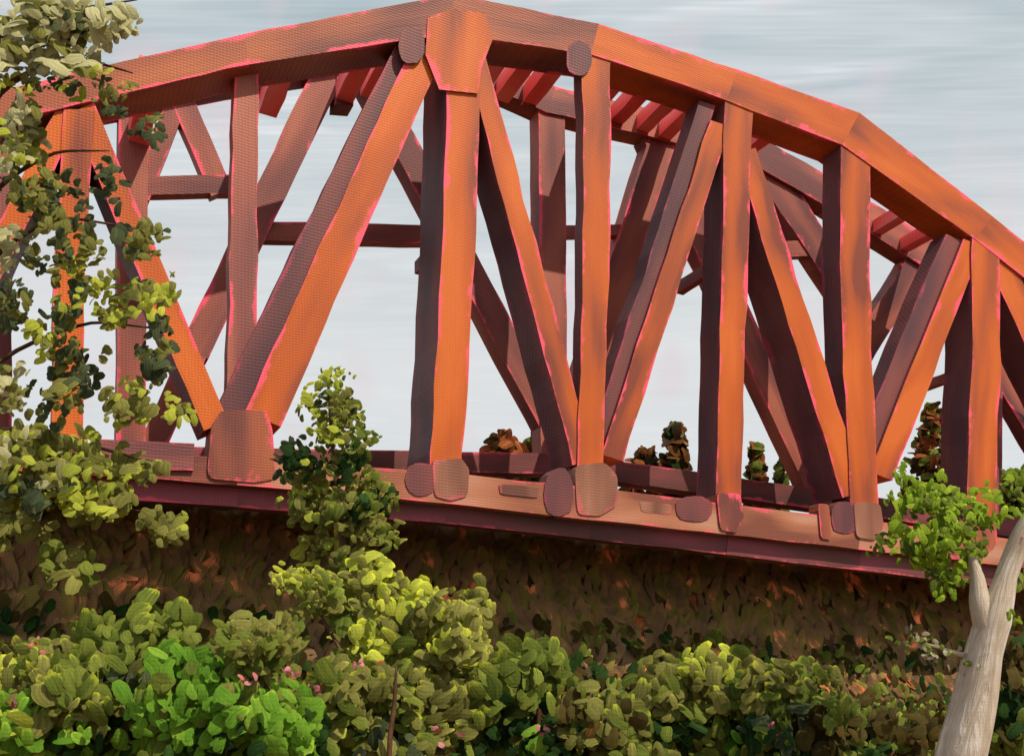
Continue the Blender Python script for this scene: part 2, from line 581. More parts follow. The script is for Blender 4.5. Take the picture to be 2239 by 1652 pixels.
def tube(name, pts, radii, mat, parent, sides=9, wob=0.06, sub=5):
    P, Q = [], []
    for i in range(len(pts) - 1):
        for k in range(sub):
            t = k / sub
            P.append(pts[i].lerp(pts[i + 1], t))
            Q.append(radii[i] + (radii[i + 1] - radii[i]) * t)
    P.append(pts[-1])
    Q.append(radii[-1])
    # soften the corners
    for _ in range(2):
        P = [P[0]] + [(P[i - 1] + P[i] * 2 + P[i + 1]) / 4 for i in range(1, len(P) - 1)] + [P[-1]]
    V, Fc, UV = [], [], []
    u, us, sd = 0.0, [], R.uniform(0, 99)
    for i, p in enumerate(P):
        if i:
            u += (p - P[i - 1]).length
        us.append(u)
        t = (P[min(i + 1, len(P) - 1)] - P[max(i - 1, 0)]).normalized()
        a = t.cross(Vector((0.13, 1, 0.07))).normalized()
        b = t.cross(a)
        for k in range(sides):
            an = 2 * math.pi * k / sides
            r = Q[i] * (1 + wob * 2 * noise.noise((math.cos(an) * 1.2, math.sin(an) * 1.2, sd + u * 1.6 / max(Q[0] * 6, .3))))
            V.append(p + (a * math.cos(an) + b * math.sin(an)) * r)
    for i in range(len(P) - 1):
        for k in range(sides):
            j = (k + 1) % sides
            Fc.append((i * sides + k, i * sides + j, (i + 1) * sides + j, (i + 1) * sides + k))
            r = Q[0] * 6.28
            UV += [(us[i], k / sides * r), (us[i], (k + 1) / sides * r), (us[i + 1], (k + 1) / sides * r), (us[i + 1], k / sides * r)]
    Fc.append(tuple(range(sides))[::-1])
    UV += [(0, 0)] * sides
    n = len(V)
    Fc.append(tuple(range(n - sides, n)))
    UV += [(u, 0)] * sides
    me = bpy.data.meshes.new(name)
    me.from_pydata([tuple(v) for v in V], [], Fc)
    l = me.uv_layers.new(name='UVMap')
    for i, q in enumerate(UV):
        l.data[i].uv = q
    for p in me.polygons:
        p.use_smooth = True
    return link(name, me, mat, parent)


# ------------------------------------------------------------------ ground
GZ = -1.75


def bank_height(x, y):
    """terrain: level in front, a steep bank under and behind the bridge, level again on top"""
    q = NX * x + NY * y - C0                       # metres behind the near truss
    t = min(1, max(0, (q - 0.8) / 6.2))
    t = t * t * (3 - 2 * t)
    h = GZ + t * 8.3
    h += 0.35 * noise.noise((x * .25, y * .25, 3)) * (0.4 + t * (1 - t) * 3)
    return h


def make_ground():
    xs = [-600, -250, -120, -70] + [-45 + 1.25 * i for i in range(92)] + [90, 140, 300, 700]
    ys = [-40, -10] + [2 + 1.25 * i for i in range(56)] + [90, 140, 300, 900]
    V = [(x, y, bank_height(x, y)) for y in ys for x in xs]
    n = len(xs)
    Fc = [(j * n + i, j * n + i + 1, (j + 1) * n + i + 1, (j + 1) * n + i) for j in range(len(ys) - 1) for i in range(n - 1)]
    me = bpy.data.meshes.new('ground')
    me.from_pydata(V, [], Fc)
    for p in me.polygons:
        p.use_smooth = True
    o = link('ground', me, 'soil')
    o['kind'] = 'structure'
    return o


make_ground()

# ------------------------------------------------------------------ the bridge
base = on_plane(975, 1100)
bridge = empty('truss_bridge', (base.x, base.y, bank_height(base.x, base.y)),
               'rust orange steel truss bridge with an arched top chord', 'bridge')
B = bridge

# near truss: top chord, one piece to a panel
T = [(-230, 292), (170, 192), (540, 108), (990, 30), (1300, 86), (1600, 186), (1860, 282), (2150, 498), (2460, 742)]
TW = [70, 68, 66, 84, 68, 70, 78, 62, 60]
for i in range(len(T) - 1):
    member('top_chord', [T[i], T[i + 1]], [TW[i], TW[i + 1]], -0.03, 1.15, 'rust' if i < 4 else 'orange', B, 3.5,
           pre=T[i - 1] if i else None, post=T[i + 2] if i + 2 < len(T) else None)

# near truss: bottom chord
BC = [(-230, 985), (180, 1008), (520, 1030), (975, 1066), (1290, 1100), (1590, 1134), (1880, 1168), (2150, 1200), (2500, 1241)]
BW = [56, 56, 58, 66, 70, 66, 64, 60, 58]
for i in range(len(BC) - 1):
    member('bottom_chord', [BC[i], BC[i + 1]], [BW[i], BW[i + 1]], -0.03, 0.9, 'rust' if i < 2 else 'tan', B, 2.5,
           pre=BC[i - 1] if i else None, post=BC[i + 2] if i + 2 < len(BC) else None)

# near truss: posts
for pts, w1, w2, dep, mat in [
        ([(172, 240), (150, 620), (148, 1000)], 66, 70, 1.3, 'orange'),
        ([(1016, 60), (1004, 500), (974, 1040)], 74, 70, 1.75, 'orange'),
        ([(1304, 95), (1304, 560), (1288, 1070)], 62, 56, 0.45, 'orange'),
        ([(1616, 190), (1604, 620), (1592, 1120)], 60, 54, 1.0, 'orange'),
        ([(1870, 280), (1868, 620), (1892, 1150)], 68, 62, 0.85, 'orange'),
        ([(2154, 500), (2154, 800), (2144, 1180)], 60, 64, 1.25, 'orange'),
        ([(-190, 300), (-200, 640), (-210, 1000)], 66, 66, 1.2, 'orange'),
        ([(2440, 720), (2440, 1230)], 60, 60, 1.2, 'orange')]:
    member('post', pts, [w1] + [(w1 + w2) / 2] * (len(pts) - 2) + [w2], 0.0, dep, mat, B, 5.0, shade_mat='plum')

member('post', [(540, 130), (534, 520), (520, 1010)], [54, 58, 62], 0.45, 0.4, 'maroon', B, 5.0)

# near truss: diagonals, each with its orange flange
for a, b, w1, w2, dep in [
        ((180, 235), (472, 930), 56, 58, 1.0), ((938, 100), (574, 915), 70, 86, 0.9),
        ((1036, 110), (1276, 1010), 42, 48, 1.2), ((1574, 270), (1338, 1000), 44, 50, 0.7),
        ((1630, 330), (1866, 1080), 46, 50, 1.3), ((2126, 530), (1926, 1040), 44, 54, 0.7),
        ((2180, 560), (2440, 1120), 52, 52, 1.2), ((-190, 920), (150, 250), 58, 58, 1.2)]:
    member('diagonal', [a, b], [w1, w2], 0.05, dep, 'orange', B, 5.0, shade_mat='plum')
# plum strips added beside the right-leaning diagonals, their shaded side put into colour
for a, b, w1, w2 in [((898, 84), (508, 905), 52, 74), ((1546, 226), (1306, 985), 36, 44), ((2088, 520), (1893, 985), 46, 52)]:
    member('diagonal_shade_strip', [a, b], [w1, w2], 0.20, 0.7, 'plum', B, 5.0)

# gusset plates at the upper panel points
for o_, mat in [([(935, 40), (985, 20), (1060, 30), (1078, 84), (1052, 150), (1046, 205), (960, 196), (930, 120)], 'orange')]:
    plate('gusset_plate', o_, -0.062, 0.02, mat, B)
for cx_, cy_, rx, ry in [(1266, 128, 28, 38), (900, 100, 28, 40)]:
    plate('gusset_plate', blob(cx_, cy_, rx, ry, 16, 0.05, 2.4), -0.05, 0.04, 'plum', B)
# gussets and hanger stubs along the bottom chord
def rounded(pts, r=0.2):
    out = []
    n = len(pts)
    for i in range(n):
        a, b, c = Vector(pts[i - 1]), Vector(pts[i]), Vector(pts[(i + 1) % n])
        p, q = b.lerp(a, r), b.lerp(c, r)
        for t in (0, .33, .67, 1):
            v = p.lerp(b, t).lerp(b.lerp(q, t), t)
            out.append((v.x, v.y))
    return out


member('bottom_chord', [(200, 992), (424, 998)], [64, 60], -0.12, 0.5, 'maroon', B, 2.5)
for pts, dep, mat in [
        ([(462, 930), (484, 896), (582, 896), (596, 940), (600, 1000), (602, 1046), (560, 1054), (452, 1046)], 0.7, 'rust'),
        ([(944, 1004), (1010, 1002), (1026, 1026), (1022, 1084), (984, 1094), (950, 1084)], 1.5, 'dusty'),
        ([(1256, 1016), (1322, 1010), (1350, 1040), (1350, 1104), (1310, 1128), (1262, 1124)], 1.5, 'dusty'),
        ([(1566, 1076), (1618, 1078), (1626, 1130), (1610, 1164), (1574, 1158)], 1.5, 'rust'),
        ([(1866, 1096), (1924, 1100), (1932, 1150), (1914, 1180), (1872, 1174)], 1.4, 'dusty'),
        ([(1788, 1100), (1812, 1102), (1818, 1180), (1794, 1176)], 0.4, 'rust'),
        ([(2116, 1126), (2176, 1128), (2180, 1190), (2152, 1212), (2118, 1202)], 1.3, 'rust'),
        ([(110, 950), (190, 950), (200, 1010), (184, 1030), (112, 1028)], 0.9, 'rust')]:
    plate('gusset_plate', rounded(pts), -0.09, 0.06 + dep, mat, B)
for cx_, cy_, rx, ry in [(920, 1046, 34, 36), (1222, 1076, 32, 52), (1518, 1112, 40, 28), (1846, 1130, 30, 36), (2086, 1160, 26, 30)]:
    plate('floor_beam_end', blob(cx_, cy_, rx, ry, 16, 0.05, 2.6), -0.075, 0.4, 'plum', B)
for pts in [[(1398, 1094), (1470, 1102), (1466, 1124), (1402, 1118)], [(1090, 1056), (1180, 1066), (1176, 1088), (1094, 1080)]]:
    plate('splice_plate', rounded(pts), -0.06, 0.06, 'dusty', B)

# far truss
FO = WID
FC = [(-260, 300), (170, 226), (500, 160), (800, 118), (1060, 152), (1205, 218), (1440, 272), (1660, 332), (1830, 430), (2000, 536), (2160, 646), (2420, 800)]
for i in range(len(FC) - 1):
    member('top_chord', [FC[i], FC[i + 1]], [58, 58], FO - 0.05, 0.7, 'maroon', B, 3.0,
           pre=FC[i - 1] if i else None, post=FC[i + 2] if i + 2 < len(FC) else None)
FBC = [(-260, 985), (420, 998), (1240, 1014), (1800, 1092), (2420, 1180)]
for i in range(len(FBC) - 1):
    member('bottom_chord', [FBC[i], FBC[i + 1]], [44, 44], FO - 0.05, 0.7, 'deck', B, 2.0)
for a, b, wd in [((722, 150), (424, 770), 68), ((800, 150), (1236, 985), 54), ((1452, 290), (1240, 985), 62), ((1430, 290), (1792, 1070), 54),
                 ((1650, 325), (1866, 650), 58), ((2072, 470), (1868, 800), 54), ((2080, 620), (2420, 1200), 50), ((2170, 650), (2400, 860), 46),
                 ((424, 770), (330, 985), 60), ((180, 240), (300, 560), 50)]:
    member('diagonal', [a, b], [wd, wd], FO + 0.09, 0.6, 'maroon', B, 3.5)
for a, b, wd in [((1206, 235), (1212, 1000), 58), ((1862, 430), (1866, 1090), 50), ((292, 240), (286, 985), 64), ((4, 270), (2, 985), 46), ((2170, 650), (2168, 1150), 44),
                 ((760, 130), (752, 230), 40)]:
    member('post', [a, b], [wd, wd], FO + 0.03, 0.6, 'maroon', B, 3.0)
for a, b, wd in [((560, 504), (935, 512), 40), ((290, 406), (520, 402), 40), ((396, 210), (484, 420), 48), ((392, 210), (304, 430), 46),
                 ((1545, 548), (1850, 540), 34), ((1960, 604), (2170, 660), 62), ((1215, 505), (1400, 500), 24)]:
    member('brace', [a, b], [wd, wd], FO + 0.16, 0.35, 'maroon', B, 2.5)

# struts across the top, from the near chord to the far chord
ACR = Vector((NX, NY, 0))


def cross_strut(px, py, hw, hh, mat, drop=0.0, name='lateral_strut'):
    p = on_plane(px, py, 0.9)
    L = WID - 0.75
    al = Vector((DX, DY, 0))
    n = 6
    V, Fc, UV, ED = [], [], [], []
    for i in range(n + 1):
        c = p + ACR * (L * i / n) + Vector((0, 0, -drop * i / n))
        w_ = hw * (1 + 0.15 * noise.noise((px, i * .6, 0)))
        h_ = hh * (1 + 0.15 * noise.noise((px, i * .6, 5)))
        V += [c - al * w_ - Vector((0, 0, h_)), c + al * w_ - Vector((0, 0, h_)), c + al * w_ + Vector((0, 0, h_)), c - al * w_ + Vector((0, 0, h_))]
    for i in range(n):
        for k in range(4):
            j = (k + 1) % 4
            Fc.append((4 * i + k, 4 * i + j, 4 * i + 4 + j, 4 * i + 4 + k))
            a, b = L * i / n, L * (i + 1) / n
            UV.append([(a, k), (a, k + .5), (b, k + .5), (b, k)])
            ED.append([(k, 0), (k, 1), (k, 1), (k, 0)])
    Fc += [(3, 2, 1, 0), (4 * n, 4 * n + 1, 4 * n + 2, 4 * n + 3)]
    for _ in range(2):
        UV.append([(0, 0)] * 4)
        ED.append([(0, .5)] * 4)
    build(name, V, Fc, UV, ED, mat, B)


for px, py in [(820, 66), (880, 56), (1130, 62), (1190, 76), (1250, 92), (1390, 122), (1450, 144), (1510, 166), (1560, 184), (1730, 244), (1960, 362), (2040, 424), (2100, 466), (330, 150), (640, 90)]:
    cross_strut(px, py, 0.27, 0.26, 'coral', 0.15)
for px, py in [(1000, 500), (1600, 560), (2150, 800), (150, 420)]:
    cross_strut(px, py, 0.18, 0.2, 'maroon', 0, 'sway_strut')
# floor beams under the deck
for i in range(1, len(BC) - 1):
    cross_strut(BC[i][0], BC[i][1] + 10, 0.28, 0.36, 'deck', 0, 'floor_beam')
    if i < len(BC) - 2:
        cross_strut((BC[i][0] + BC[i + 1][0]) / 2, (BC[i][1] + BC[i + 1][1]) / 2 + 6, 0.18, 0.28, 'deck', 0, 'floor_beam')


def deck():
    """deck slab: level-ish plate from the near truss to past the far one, following the bottom chord"""
    V, Fc, UV, ED = [], [], [], []
    for x, y in BC:
        a = on_plane(x, y, 0.86)
        b = a + ACR * (WID + 0.9)  # back edge widened past the far truss to keep sun off the bank
        V += [a - Vector((0, 0, .12)), b - Vector((0, 0, .12)), b + Vector((0, 0, .2)), a + Vector((0, 0, .2))]
    for i in range(len(BC) - 1):
        for k in range(4):
            j = (k + 1) % 4
            Fc.append((4 * i + k, 4 * i + j, 4 * i + 4 + j, 4 * i + 4 + k))
            u0, u1 = V[4 * i].x, V[4 * i + 4].x
            UV.append([(u0, k * 4), (u0, k * 4 + 3), (u1, k * 4 + 3), (u1, k * 4)])
            ED.append([(k, 0.3), (k, .7), (k, .7), (k, .3)])
    build('deck_slab', V, Fc, UV, ED, 'deck', B)


deck()
# the girder hung below the bottom chord
G = [(x, y + 54) for x, y in BC]
for i in range(len(G) - 1):
    member('girder', [G[i], G[i + 1]], [46, 46], 0.35, 0.4, 'deck', B, 2.5,
           pre=G[i - 1] if i else None, post=G[i + 2] if i + 2 < len(G) else None)

# ------------------------------------------------------------------ undergrowth on the bank (a mass nobody could count)


def scatter_mass(name, label, cat, mat, n, area, size, rise=0.3, tilt=0.0, spread=0.5, asp=(.5, .9)):
    items = []
    k = 0
    while k < n:
        px, q = R.uniform(*area[:2]), R.uniform(*area[2:])
        g = on_plane(px, 1200, q)
        x, y = g.x, g.y
        z = bank_height(x, y) + R.uniform(0, rise)
        s = R.uniform(*size)
        items.append((Matrix.Translation((x, y, z)) @ facing(spread, tilt) @ Matrix.Diagonal((s * R.uniform(*asp), s, s * .5, 1)), R.randrange(5), R.choice(mat)))
        k += 1
    o = mass(name, items)
    o['label'] = label
    o['category'] = cat
    o['kind'] = 'stuff'
    return o


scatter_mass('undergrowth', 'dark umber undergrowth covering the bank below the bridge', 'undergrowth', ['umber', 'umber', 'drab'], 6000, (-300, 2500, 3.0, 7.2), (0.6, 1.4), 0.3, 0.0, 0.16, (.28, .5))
scatter_mass('undergrowth', 'deep green weeds at the foot of the bank behind the shrubs', 'undergrowth', ['deep', 'moss', 'earthy', 'earthy'], 9000, (-300, 2500, -7.0, 3.4), (0.25, 0.6), 1.2, 0.0, 0.4)

# ------------------------------------------------------------------ trees beyond the bridge


def far_tree(px, top, w_, Y, label, mats, n=240, cone=False):
    z1 = (HZ - top) / F * Y
    x = (px - CX) / F * Y
    z0 = bank_height(x, Y)
    t = empty('bushy_tree', (x, Y, z0), label, 'tree', 'small trees beyond the bridge')
    r = w_ / F * Y / 2
    hgt = z1 - z0
    tube('trunk', [Vector((x, Y, z0 - .2)), Vector((x + R.uniform(-.2, .2), Y, z0 + hgt * .5)), Vector((x, Y, z1 - hgt * .1))], [0.22, 0.15, 0.04], 'bark', t, 7)
    byc = []
    for _ in range(n):
        v = R.random()
        if cone:
            rad = r * (1.05 - v) ** 0.8
        else:
            rad = r * math.sqrt(max(0.05, 1 - (2 * v - .9) ** 2 / 1.25))
        a = R.uniform(0, 6.283)
        q = rad * math.sqrt(R.random())
        lump = 1 + 0.35 * noise.noise((px * .1 + math.cos(a), math.sin(a), v * 3))
        p = Vector((x + q * lump * math.cos(a), Y + q * math.sin(a), z0 + hgt * (0.12 + .88 * v)))
        m = R.choice(mats)
        s = R.uniform(.45, .9)
        byc.append((Matrix.Translation(p) @ facing(.7) @ Matrix.Diagonal((s * .8, s, s, 1)), R.randrange(5), m))
    mass('crown', byc, t)
    return t


far_tree(1100, 950, 130, 46, 'low rusty shrub seen between the centre post and the next diagonal', ['rusty', 'rusty', 'brown'], 260)
far_tree(1178, 955, 110, 48, 'low rust brown shrub at the foot of the dark crossing diagonal', ['rusty', 'brown', 'moss'], 240)
far_tree(1415, 985, 110, 47, 'low orange shrub right of the big bottom joint', ['rusty', 'rusty', 'brown'], 220)
far_tree(1476, 925, 78, 46, 'dark bushy tree just left of the fourth post', ['brown', 'umber', 'deep', 'rusty'], 260)
far_tree(1652, 975, 84, 48, 'small rust green conical tree right of the fourth post', ['rusty', 'moss', 'brown'], 200, True)
far_tree(1706, 1010, 60, 52, 'smallest dark green conical tree behind the deck', ['moss', 'brown'], 150, True)
far_tree(2036, 890, 190, 50, 'tall brown green conical tree near the right end of the bridge', ['brown', 'moss', 'brown', 'rusty'], 330, True)
far_tree(2215, 1030, 110, 48, 'green bushy tree at the right edge behind the last post', ['spring', 'brown', 'moss'], 230)

# ------------------------------------------------------------------ leafy plants in front


def clusters(parent, lst, Y, dY=0.8, spread=0.5, more=1.0, small=0.42, per=7):
    """lst: (px, py, rx, ry, count, clump size in picture units, kinds of leaf); every clump is a tuft of leaves of one kind;
    beyond 290 leaves the smallest join one mass"""
    L = []
    for px, py, rx, ry, n, s, mats in lst:
        for _ in range(int(n * more + 0.5)):
            a, q = R.uniform(0, 6.283), math.sqrt(R.random())
            y = Y + R.uniform(-dY, dY)
            cx_, cy_ = px + rx * q * math.cos(a), py + ry * q * math.sin(a)
            m = R.choice(mats)
            s1 = s * R.uniform(.75, 1.25)
            ti = R.uniform(-1.0, 1.0)
            k_ = per if s > 40 else max(3, per - 2)
            for _ in range(k_):
                u, v = max(-.42, min(.42, R.gauss(0, .25))) * s1, max(-.48, min(.48, R.gauss(0, .29))) * s1
                p = at(cx_ + u * math.cos(ti) - v * math.sin(ti), cy_ + u * math.sin(ti) + v * math.cos(ti), y + R.gauss(0, .12))
                L.append((s1 * small * R.uniform(.6, 1.35) / F * Y, R.uniform(.5, .95), m if R.random() < .85 else R.choice(mats), p, ti))
    L.sort(key=lambda e: -e[0])
    for sz, asp, m, p, ti in L[:290]:
        leaf(parent, m, p, sz, asp, ti, spread)
    if L[290:]:
        mass('small_leaves', [(Matrix.Translation(p) @ facing(spread, ti) @ Matrix.Diagonal((sz * asp, sz, sz, 1)), R.randrange(5), m) for sz, asp, m, p, ti in L[290:]], parent)


# the tree at the left edge
YL = 13.0
lt = empty('leafy_tree', at(-190, 1760, YL), 'tall leafy tree hanging olive leaves over the left end of the bridge', 'tree')
lt.location.z = GZ
r0 = Vector((lt.location.x, YL, GZ - .2))
tube('trunk', [r0, at(-175, 1300, YL), at(-150, 800, YL), at(-120, 300, YL), at(-90, -120, YL)], [0.30, 0.25, 0.2, 0.16, 0.1], 'bark', lt)
for pts, rad in [([(-130, 420), (0, 190), (150, 120), (290, 160)], .06), ([(-110, 180), (30, 60), (170, 20), (300, 0)], .05), ([(-150, 780), (-20, 560), (120, 470), (300, 500)], .05),
                 ([(-160, 1050), (0, 930), (150, 960), (330, 1010)], .06), ([(-155, 900), (40, 760), (200, 700), (350, 720)], .045), ([(-170, 1250), (0, 1130), (160, 1100), (340, 1120)], .05),
                 ([(-140, 600), (0, 400), (120, 330), (240, 330)], .045)]:
    tube('branch', [at(x, y, YL + .25) for x, y in pts], [rad, rad * .75, rad * .5, rad * .2], 'bark', lt, 6)
clusters(lt, [
    (60, 60, 130, 70, 34, 62, ['pale', 'pale', 'pale', 'olive']), (190, 25, 110, 34, 16, 56, ['pale', 'pale']), (260, 60, 50, 30, 6, 44, ['pale']), (120, 100, 110, 50, 14, 56, ['pale', 'pale', 'olive']), (120, 60, 60, 40, 5, 34, ['dark']),
    (100, 125, 120, 30, 14, 48, ['pale', 'olive', 'pale']),
    (140, 178, 150, 32, 22, 34, ['lime', 'olive', 'dark', 'dark', 'lime']), (240, 240, 40, 40, 8, 36, ['dark', 'olive']), (325, 290, 30, 22, 4, 40, ['dark']), (345, 275, 20, 14, 2, 36, ['olive']),
    (40, 270, 40, 60, 14, 46, ['pale', 'olive']), (20, 330, 40, 60, 8, 44, ['pale', 'olive', 'lime']), (90, 470, 40, 40, 7, 44, ['olive', 'dark']), (20, 540, 30, 50, 6, 42, ['olive', 'pale']), (210, 600, 60, 40, 7, 44, ['olive', 'lime']), (60, 390, 60, 60, 14, 44, ['olive', 'dark', 'olive', 'lime']), (235, 400, 18, 40, 4, 46, ['dark']),
    (140, 440, 50, 40, 8, 42, ['olive', 'dark']), (170, 530, 50, 40, 9, 44, ['olive', 'dark', 'olive']), (310, 520, 40, 45, 12, 44, ['olive', 'dark', 'olive']),
    (340, 640, 40, 30, 8, 44, ['olive', 'lime']), (260, 670, 50, 30, 8, 44, ['olive', 'lime']), (140, 660, 50, 40, 9, 44, ['olive', 'dark', 'lime']), (30, 660, 40, 50, 9, 44, ['olive', 'dark']),
    (95, 740, 30, 40, 6, 42, ['lime', 'olive']), (340, 760, 30, 70, 11, 44, ['dark', 'olive', 'dark']), (180, 790, 50, 50, 9, 44, ['dark', 'olive']), (120, 860, 50, 40, 8, 46, ['olive', 'dark']),
    (280, 880, 50, 60, 12, 46, ['olive', 'lime', 'olive']), (20, 850, 40, 50, 8, 44, ['olive', 'pale']), (390, 890, 25, 30, 5, 34, ['olive', 'dark', 'lime']), (100, 580, 60, 40, 6, 42, ['olive', 'dark']),
    (70, 980, 90, 60, 26, 54, ['olive', 'olive', 'lime', 'pale']), (180, 990, 80, 40, 14, 54, ['olive', 'lime']), (310, 1035, 50, 22, 8, 50, ['olive', 'lime']),
    (80, 1070, 100, 50, 22, 50, ['olive', 'lime', 'dark']), (220, 1090, 70, 50, 18, 46, ['lime', 'olive', 'lime']), (350, 1140, 40, 34, 9, 48, ['olive', 'lime', 'olive']),
    (40, 1150, 60, 40, 9, 50, ['olive', 'olive']), (150, 1230, 50, 50, 10, 54, ['olive', 'moss']), (200, 1380, 30, 30, 4, 60, ['moss'])], YL, 0.55, 0.34, 1.5, 0.6, 4)

# the sapling in the middle
YS = 12.0
sp = empty('sapling', at(770, 1780, YS), 'slender green sapling in front of the bridge, left of the centre post', 'sapling')
sp.location.z = GZ
tube('stem', [Vector((sp.location.x, YS, GZ - .1)), at(765, 1400, YS), at(745, 1150, YS), at(725, 960, YS), at(716, 830, YS)], [0.06, 0.05, 0.04, 0.028, 0.012], 'bark', sp, 7)
for pts in [[(752, 1230), (790, 1160), (835, 1080)], [(740, 1130), (700, 1070), (660, 1030)], [(760, 1330), (700, 1270), (640, 1260)], [(764, 1400), (850, 1340), (960, 1320)]]:
    tube('branch', [at(x, y, YS + .1) for x, y in pts], [0.025, 0.018, 0.008], 'bark', sp, 6)
clusters(sp, [
    (718, 830, 36, 24, 9, 36, ['olive', 'lime', 'moss']), (712, 880, 60, 34, 18, 44, ['moss', 'dark', 'olive', 'lime']), (740, 930, 60, 40, 20, 48, ['moss', 'olive', 'olive', 'lime']), (790, 960, 40, 24, 7, 40, ['moss', 'olive']),
    (660, 1000, 40, 30, 9, 52, ['deep', 'dark', 'deep']), (740, 1010, 50, 30, 9, 52, ['deep', 'moss', 'olive']), (680, 1060, 50, 40, 13, 58, ['olive', 'olive', 'lime']), (780, 1070, 60, 50, 16, 58, ['moss', 'olive', 'olive']),
    (830, 1100, 50, 30, 10, 52, ['deep', 'moss']), (690, 1130, 50, 40, 12, 56, ['moss', 'olive', 'olive']), (770, 1150, 60, 50, 14, 58, ['moss', 'olive', 'olive']), (700, 1205, 40, 26, 9, 52, ['olive', 'lime']),
    (830, 1170, 40, 40, 8, 52, ['moss', 'olive']), (760, 1230, 60, 30, 9, 54, ['olive', 'moss']), (750, 1300, 40, 50, 10, 52, ['olive', 'lime', 'moss']), (770, 1380, 40, 50, 9, 54, ['olive', 'lime'])], YS, 0.4, 0.4)

# shrubs along the bottom
shr = [
    (900, 1640, 9.6, 'olive shrub with yellow tipped leaves at the foot of the sapling', [
        (810, 1270, 50, 36, 8, 74, ['olive', 'lime']), (660, 1270, 60, 24, 8, 44, ['olive', 'lime']), (720, 1310, 60, 36, 12, 62, ['olive', 'moss']), (940, 1310, 44, 30, 5, 70, ['olive', 'lime']), (1030, 1330, 34, 34, 4, 70, ['olive', 'lime']),
        (840, 1380, 80, 50, 16, 80, ['olive', 'lime', 'moss']), (960, 1400, 80, 50, 16, 78, ['olive', 'lime', 'olive']), (1010, 1410, 50, 40, 6, 70, ['olive', 'lime']), (900, 1480, 110, 50, 22, 86, ['olive', 'moss']),
        (960, 1560, 90, 70, 24, 90, ['olive', 'moss', 'olive'])]),
    (760, 1660, 9.2, 'grey olive shrub at the bottom left of centre', [
        (780, 1520, 90, 60, 20, 86, ['olive', 'moss', 'olive']), (720, 1600, 90, 60, 18, 90, ['moss', 'deep', 'olive']), (860, 1620, 80, 40, 14, 86, ['olive', 'moss', 'dark'])]),
    (90, 1660, 9.0, 'olive and lime shrub in the bottom left corner', [
        (60, 1500, 80, 60, 18, 96, ['olive', 'moss', 'lime']), (150, 1530, 60, 50, 12, 96, ['moss', 'olive']), (40, 1590, 70, 50, 16, 90, ['vivid', 'lime', 'vivid']), (130, 1620, 80, 50, 16, 84, ['vivid', 'deep', 'vivid'])]),
    (270, 1660, 9.4, 'moss green shrub with dark leaves, second from the bottom left corner', [
        (240, 1480, 70, 50, 14, 92, ['moss', 'olive', 'dark']), (330, 1390, 60, 50, 10, 88, ['moss', 'moss']), (200, 1410, 40, 40, 5, 76, ['moss']), (250, 1560, 80, 50, 16, 90, ['moss', 'deep', 'olive']), (240, 1630, 70, 40, 12, 84, ['deep', 'vivid'])]),
    (420, 1660, 8.4, 'vivid green shrub low on the left side', [
        (400, 1480, 80, 50, 14, 80, ['moss', 'vivid', 'vivid']), (390, 1560, 90, 60, 24, 90, ['vivid', 'vivid', 'vivid', 'moss']), (480, 1540, 80, 60, 18, 80, ['vivid', 'vivid', 'moss']), (400, 1630, 80, 40, 14, 84, ['vivid', 'deep'])]),
    (560, 1670, 8.3, 'bright green shrub in front, below the left joint', [
        (540, 1430, 70, 50, 14, 80, ['moss', 'olive']), (600, 1390, 50, 30, 8, 64, ['moss', 'olive']), (560, 1510, 80, 50, 16, 86, ['vivid', 'moss', 'olive']), (570, 1580, 100, 60, 26, 92, ['vivid', 'vivid', 'vivid', 'deep']), (640, 1620, 60, 40, 10, 80, ['vivid', 'deep'])]),
    (1140, 1660, 9.8, 'mossy shrub in the bottom middle, right of the yellow tipped one', [
        (1120, 1460, 80, 50, 16, 88, ['moss', 'olive', 'moss']), (1180, 1430, 60, 40, 8, 76, ['moss']), (1110, 1550, 80, 60, 18, 90, ['moss', 'deep', 'olive']), (1090, 1620, 90, 40, 14, 84, ['moss', 'vivid', 'deep'])]),
    (1300, 1660, 9.5, 'dim olive shrub right of the bottom middle', [
        (1300, 1540, 70, 50, 12, 84, ['moss', 'olive', 'earthy']), (1260, 1610, 90, 50, 16, 86, ['moss', 'deep']), (1370, 1600, 70, 50, 12, 86, ['olive', 'moss'])]),
    (1520, 1660, 10.0, 'rounded olive shrub with pale crown below the middle of the girder', [
        (1470, 1470, 60, 40, 12, 84, ['olive', 'moss', 'olive']), (1560, 1450, 60, 40, 12, 84, ['olive', 'lime', 'olive']), (1510, 1520, 110, 50, 22, 90, ['moss', 'olive', 'moss']), (1480, 1600, 110, 50, 20, 90, ['moss', 'deep', 'olive'])]),
    (1690, 1660, 9.7, 'low grey green shrub left of the pale trunk', [
        (1670, 1480, 70, 40, 12, 84, ['moss', 'olive']), (1770, 1450, 60, 30, 8, 64, ['moss', 'olive']), (1690, 1550, 90, 50, 16, 88, ['moss', 'dark', 'moss']), (1660, 1620, 100, 40, 14, 84, ['deep', 'moss', 'vivid'])]),
    (1890, 1670, 9.6, 'sparse brownish shrub next to the pale trunk', [
        (1860, 1570, 80, 50, 14, 84, ['moss', 'earthy', 'earthy']), (1820, 1630, 100, 40, 14, 84, ['moss', 'deep']), (1970, 1610, 70, 50, 12, 80, ['earthy', 'moss', 'earthy'])]),
    (2215, 1680, 9.9, 'dark green shrub behind the pale trunk in the bottom right corner', [
        (2210, 1560, 50, 80, 16, 84, ['deep', 'moss', 'earthy']), (2225, 1430, 30, 60, 8, 70, ['earthy', 'earthy', 'deep'])]),
]
